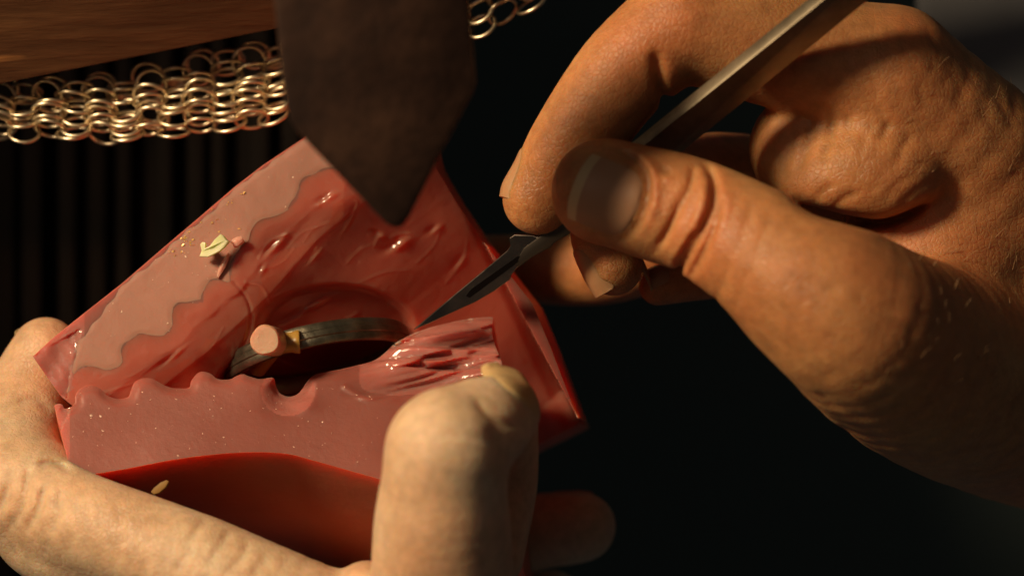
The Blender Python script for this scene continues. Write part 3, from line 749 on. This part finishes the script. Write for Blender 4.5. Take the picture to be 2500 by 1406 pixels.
# fine hairs on the back of the hand and wrist
def hairs(parent, spots, m):
    V = []; F = []
    for (px, py, z, L, an, lean) in spots:
        p0 = P(px, py, z); dr = np.array([math.cos(an), math.sin(an), lean]); sd = np.array([-math.sin(an), math.cos(an), 0])
        for k in range(6):
            t = k / 5; c = p0 + dr * L * t + np.array([0, -.25 * L, -.18 * L]) * t * t; r = .075 * (1 - .75 * t)
            b = len(V)
            for q in range(3): V.append(c + sd * r * math.cos(2.09 * q) + np.array([0, 0, 1]) * r * math.sin(2.09 * q))
            if k:
                for q in range(3): F.append([b - 3 + q, b - 3 + (q + 1) % 3, b + (q + 1) % 3, b + q])
    o = mesh_obj('hair', np.array(V), np.array(F), m, parent, True); o['kind'] = 'stuff'; return o
bv = SURF[hr.name]
spots = []; rr = np.random.default_rng(21)
eye = Vector((0, 0, DIST))
for i in range(150):
    if i < 90: px, py = rr.uniform(2180, 2500), rr.uniform(90, 900)
    else: px, py = rr.uniform(2050, 2480), rr.uniform(850, 1150)
    q = Vector(P(px, py, 0)); hit = bv.ray_cast(eye, (q - eye).normalized())
    if hit[0] is None: continue
    h = hit[0]; sc2 = DIST / (DIST - h.z)
    spots.append((1250 + h.x * sc2 / PX, 703 - h.y * sc2 / PX, h.z - .1, rr.uniform(1.2, 4.0), rr.uniform(.9, 1.9), rr.uniform(.2, .9)))
hairs(hr, spots, HAIR)

# ================================================================== HAND HOLDING THE MOULD
def hand_left():
    f = Field(P(-180, 1700, -70) - np.array([0, 6, 0]), P(1560, 720, -70) + np.array([0, 6, 135]), .5)
    # index finger wrapped round the left end
    f.stroke([(112, 858, -14, 84), (72, 960, -13, 104), (44, 1075, -6, 120), (45, 1175, 4, 128), (70, 1195, 6, 126)], 2.5, 6)
    f.stroke([(48, 1178, 4, 128), (150, 1246, 12, 116), (255, 1292, 16, 118), (460, 1376, 20, 128), (640, 1472, 22, 148), (850, 1600, 22, 180)], 4, 6)
    # thumb base and palm below the frame
    f.stroke([(640, 1520, 12, 160), (860, 1620, 20, 200), (1080, 1640, 28, 200)], 5, 5)
    f.blob(760, 1560, -10, 420, 150, 24, 6)
    f.blob(330, 1400, 4, 330, 112, 13, 9, -14)
    f.stroke([(1075, 1640, 28, 190), (1080, 1420, 34, 176), (1082, 1250, 40, 164), (1096, 1120, 42, 150)], 3, 6)
    f.blob(1088, 1100, 43, 140, 152, 11, 4)
    f.stroke([(1098, 1108, 42, 150), (1168, 1042, 38, 122), (1236, 1008, 31, 84)], 2.0, 6)
    f.stroke([(1228, 1040, 24, 86), (1222, 1180, 20, 90), (1180, 1350, 22, 100)], 2.0, 6)
    f.blob(895, 1410, 24, 60, 40, 8, 3)
    # middle finger under the mould, tip showing on the right
    f.stroke([(800, 1640, -25, 150), (1050, 1420, -42, 115), (1250, 1312, -42, 96), (1400, 1288, -38, 88), (1420, 1285, -38, 80)], 2.5, 6)
    # ring and little finger tucked below
    f.stroke([(700, 1680, -30, 140), (1000, 1560, -50, 105), (1250, 1490, -50, 88), (1350, 1470, -48, 78)], 2.5, 5)
    # --- folds
    for x0, y0, x1, y1, dp in [(70, 1130, 30, 1290, .7), (110, 1180, 60, 1300, .8), (150, 1185, 120, 1300, .5), (20, 1180, -20, 1260, .8)]:
        f.crease([(x0, y0), ((x0 + x1) / 2 + 10, (y0 + y1) / 2), (x1, y1)], 9, dp, -10)
    f.crease([(90, 1135), (130, 1130), (175, 1150)], 8, 1.0, -20)
    f.crease([(40, 985), (80, 975), (130, 1000)], 10, .7, -30)
    for x0, y0, x1, y1, dp in [(500, 1262, 440, 1340, .45), (560, 1290, 500, 1380, .5), (610, 1320, 555, 1400, .6), (650, 1345, 610, 1406, .4), (470, 1330, 420, 1400, .35)]:
        f.crease([(x0, y0), ((x0 + x1) / 2 + 6, (y0 + y1) / 2), (x1, y1)], 8, dp, 0)
    rr = np.random.default_rng(8)
    for i in range(90):
        x = rr.uniform(0, 700); y = 1190 + x * .28 + rr.uniform(-40, 160); L = rr.uniform(20, 60); an = rr.uniform(1.2, 2.2)
        f.crease([(x, y), (x + L * .5 * math.cos(an) + rr.uniform(-5, 5), y + L * .5 * math.sin(an)), (x + L * math.cos(an), y + L * math.sin(an))], 6, rr.uniform(.06, .2), 0)
    # thumb knuckle
    f.crease([(1000, 1052), (1060, 1062), (1140, 1062), (1205, 1085)], 8, .38, 30)
    f.crease([(985, 1090), (1060, 1098), (1150, 1095), (1210, 1120)], 7, .22, 30)
    f.crease([(1020, 1030), (1080, 1034), (1150, 1040)], 7, .2, 30)
    f.crease([(1160, 975), (1186, 1008), (1226, 1034), (1290, 1040)], 8, .55, 20)
    f.crease([(1080, 1150), (1140, 1165), (1200, 1200)], 16, .2, 30)
    f.crease([(1190, 1030), (1222, 1090), (1245, 1160), (1250, 1260)], 26, .6, 10)
    f.noise(14, .08, 15); f.noise(4, .012, 16)
    return f.mesh(3)
V, F = hand_left()
hl = mesh_obj('hand', V, F, SKIN_PALE)
tag(hl, 'pale hand holding the pink mould with its bent thumb in front', 'hand')
SURF[hl.name] = BVHTree.FromPolygons([tuple(v) for v in V], [tuple(q) for q in F])
nail_on(hl, (1238, 1008, 31), 84, (-.22, .66, -.72), (.30, .66, .69), 10.5, 11.5, 7.0, m=NAIL_PALE, edge=False, lift=.3)
nail_on(hl, (112, 862, -14), 84, (-.1, .95, .1), (-.5, .1, -.85), 9, 9, 5.8)
nail_on(hl, (1400, 1288, -38), 82, (.9, .06, 0), (.1, .95, -.45), 8, 8, 5.2, edge=False)

# ================================================================== SMALL THINGS
def lump(name, px, py, z, rx, ry, rz, rot, m, seed, jag=.25, ns=(10, 8)):
    r = np.random.default_rng(seed); c = P(px, py, z); V = []; F = []; nu, nv = ns
    a_ = math.radians(rot)
    for i in range(nv + 1):
        t = math.pi * i / nv
        for j in range(nu):
            q = 2 * math.pi * j / nu; k = 1 + r.uniform(-jag, jag)
            x, y, zz = rx * math.sin(t) * math.cos(q) * k, ry * math.sin(t) * math.sin(q) * k, rz * math.cos(t) * (1 + r.uniform(-jag, jag) * .4)
            V.append(c + np.array([x * math.cos(a_) - y * math.sin(a_), x * math.sin(a_) + y * math.cos(a_), zz]))
    for i in range(nv):
        for j in range(nu): F.append([i * nu + j, (i + 1) * nu + j, (i + 1) * nu + (j + 1) % nu, i * nu + (j + 1) % nu])
    return mesh_obj(name, np.array(V), np.array(F), m, None, True, 38)
co = np.array([(486, 626), (492, 612), (488, 596), (494, 590), (501, 592), (500, 606), (512, 600), (524, 584), (538, 571), (546, 575), (552, 584), (560, 588), (548, 602), (536, 612), (520, 620), (506, 627)], float)
cz = 2.2 + 1.3 * np.sin((co[:, 0] - 486) / 24.)
chip = plate('wax_chip', P(co[:, 0], co[:, 1], cz), (.15, -.1, -1.1), CHIP, None, bevel=.2)
tag(chip, 'pale green wax shaving lying on the frosted face of the mould', 'shaving')
cr = lump('rubber_crumb', 580, 590, .6, 1.25, .9, .6, 30, CLEARCR, 4, .28)
tag(cr, 'clear glossy rubber crumb beside the green shaving', 'crumb')
cr2 = lump('rubber_crumb', 545, 648, .1, .5, 2.4, .45, -25, CLEARCR, 9, .25)
tag(cr2, 'long glossy rubber shred on the cut edge below the green shaving', 'crumb')
so = np.array([(368, 1200), (376, 1190), (392, 1177), (406, 1171), (412, 1174), (404, 1188), (388, 1202), (376, 1206)], float)
slv = plate('wood_sliver', P(so[:, 0], so[:, 1], 15.5), (.1, -.2, -.5), SLIVER, None, bevel=.1)
tag(slv, 'thin tan wood sliver stuck below the lower edge of the mould', 'sliver')
# scattered dust: too small to count
def dust(name, pts, m, size, seed, zoff):
    r = np.random.default_rng(seed); V = []; F = []
    for px, py, z in pts:
        c = P(px, py, z + zoff); s_ = size * r.uniform(.4, 1.5); b = len(V)
        for k in range(4): V.append(c + r.normal(size=3) * np.array([1, 1, .45]) * s_)
        F += [[b, b + 1, b + 2], [b, b + 2, b + 3], [b, b + 3, b + 1], [b + 1, b + 3, b + 2]]
    o = mesh_obj(name, np.array(V), np.array(F), m, None, False); return o
r = np.random.default_rng(5); pts = []
for cx, cy, sx, sy, n_ in [(458, 583, 10, 9, 16), (452, 618, 8, 5, 4), (415, 620, 9, 6, 9), (510, 545, 30, 22, 6), (555, 500, 12, 8, 5), (592, 475, 4, 3, 2), (520, 520, 22, 18, 5), (470, 560, 22, 20, 8)]:
    for _ in range(n_):
        x, y = cx + r.normal() * sx, cy + r.normal() * sy
        if inside(np.array([[x, y]]), pf)[0]: pts.append((x, y, float(z_pf(np.array([x]), np.array([y]))[0])))
gd = dust('gold_filings', pts, GOLD, .17, 1, .1); tag(gd, 'gold coloured metal filings scattered near the upper edge of the mould', 'filings', kind='stuff')
pts = []
for _ in range(170):
    if r.uniform() < .6:
        x, y = r.uniform(170, 940), r.uniform(945, 1150)
        if inside(np.array([[x, y]]), lip_out)[0]: pts.append((x, y, float(z_lip(np.array([x]), np.array([y]))[0])))
    else:
        x, y = r.uniform(180, 760), r.uniform(380, 900)
        if inside(np.array([[x, y]]), pf)[0]: pts.append((x, y, float(z_pf(np.array([x]), np.array([y]))[0])))
sp = dust('rubber_dust', pts, SPECK, .11, 2, .05); tag(sp, 'tiny pale rubber specks sprinkled over the cut faces', 'specks', kind='stuff')
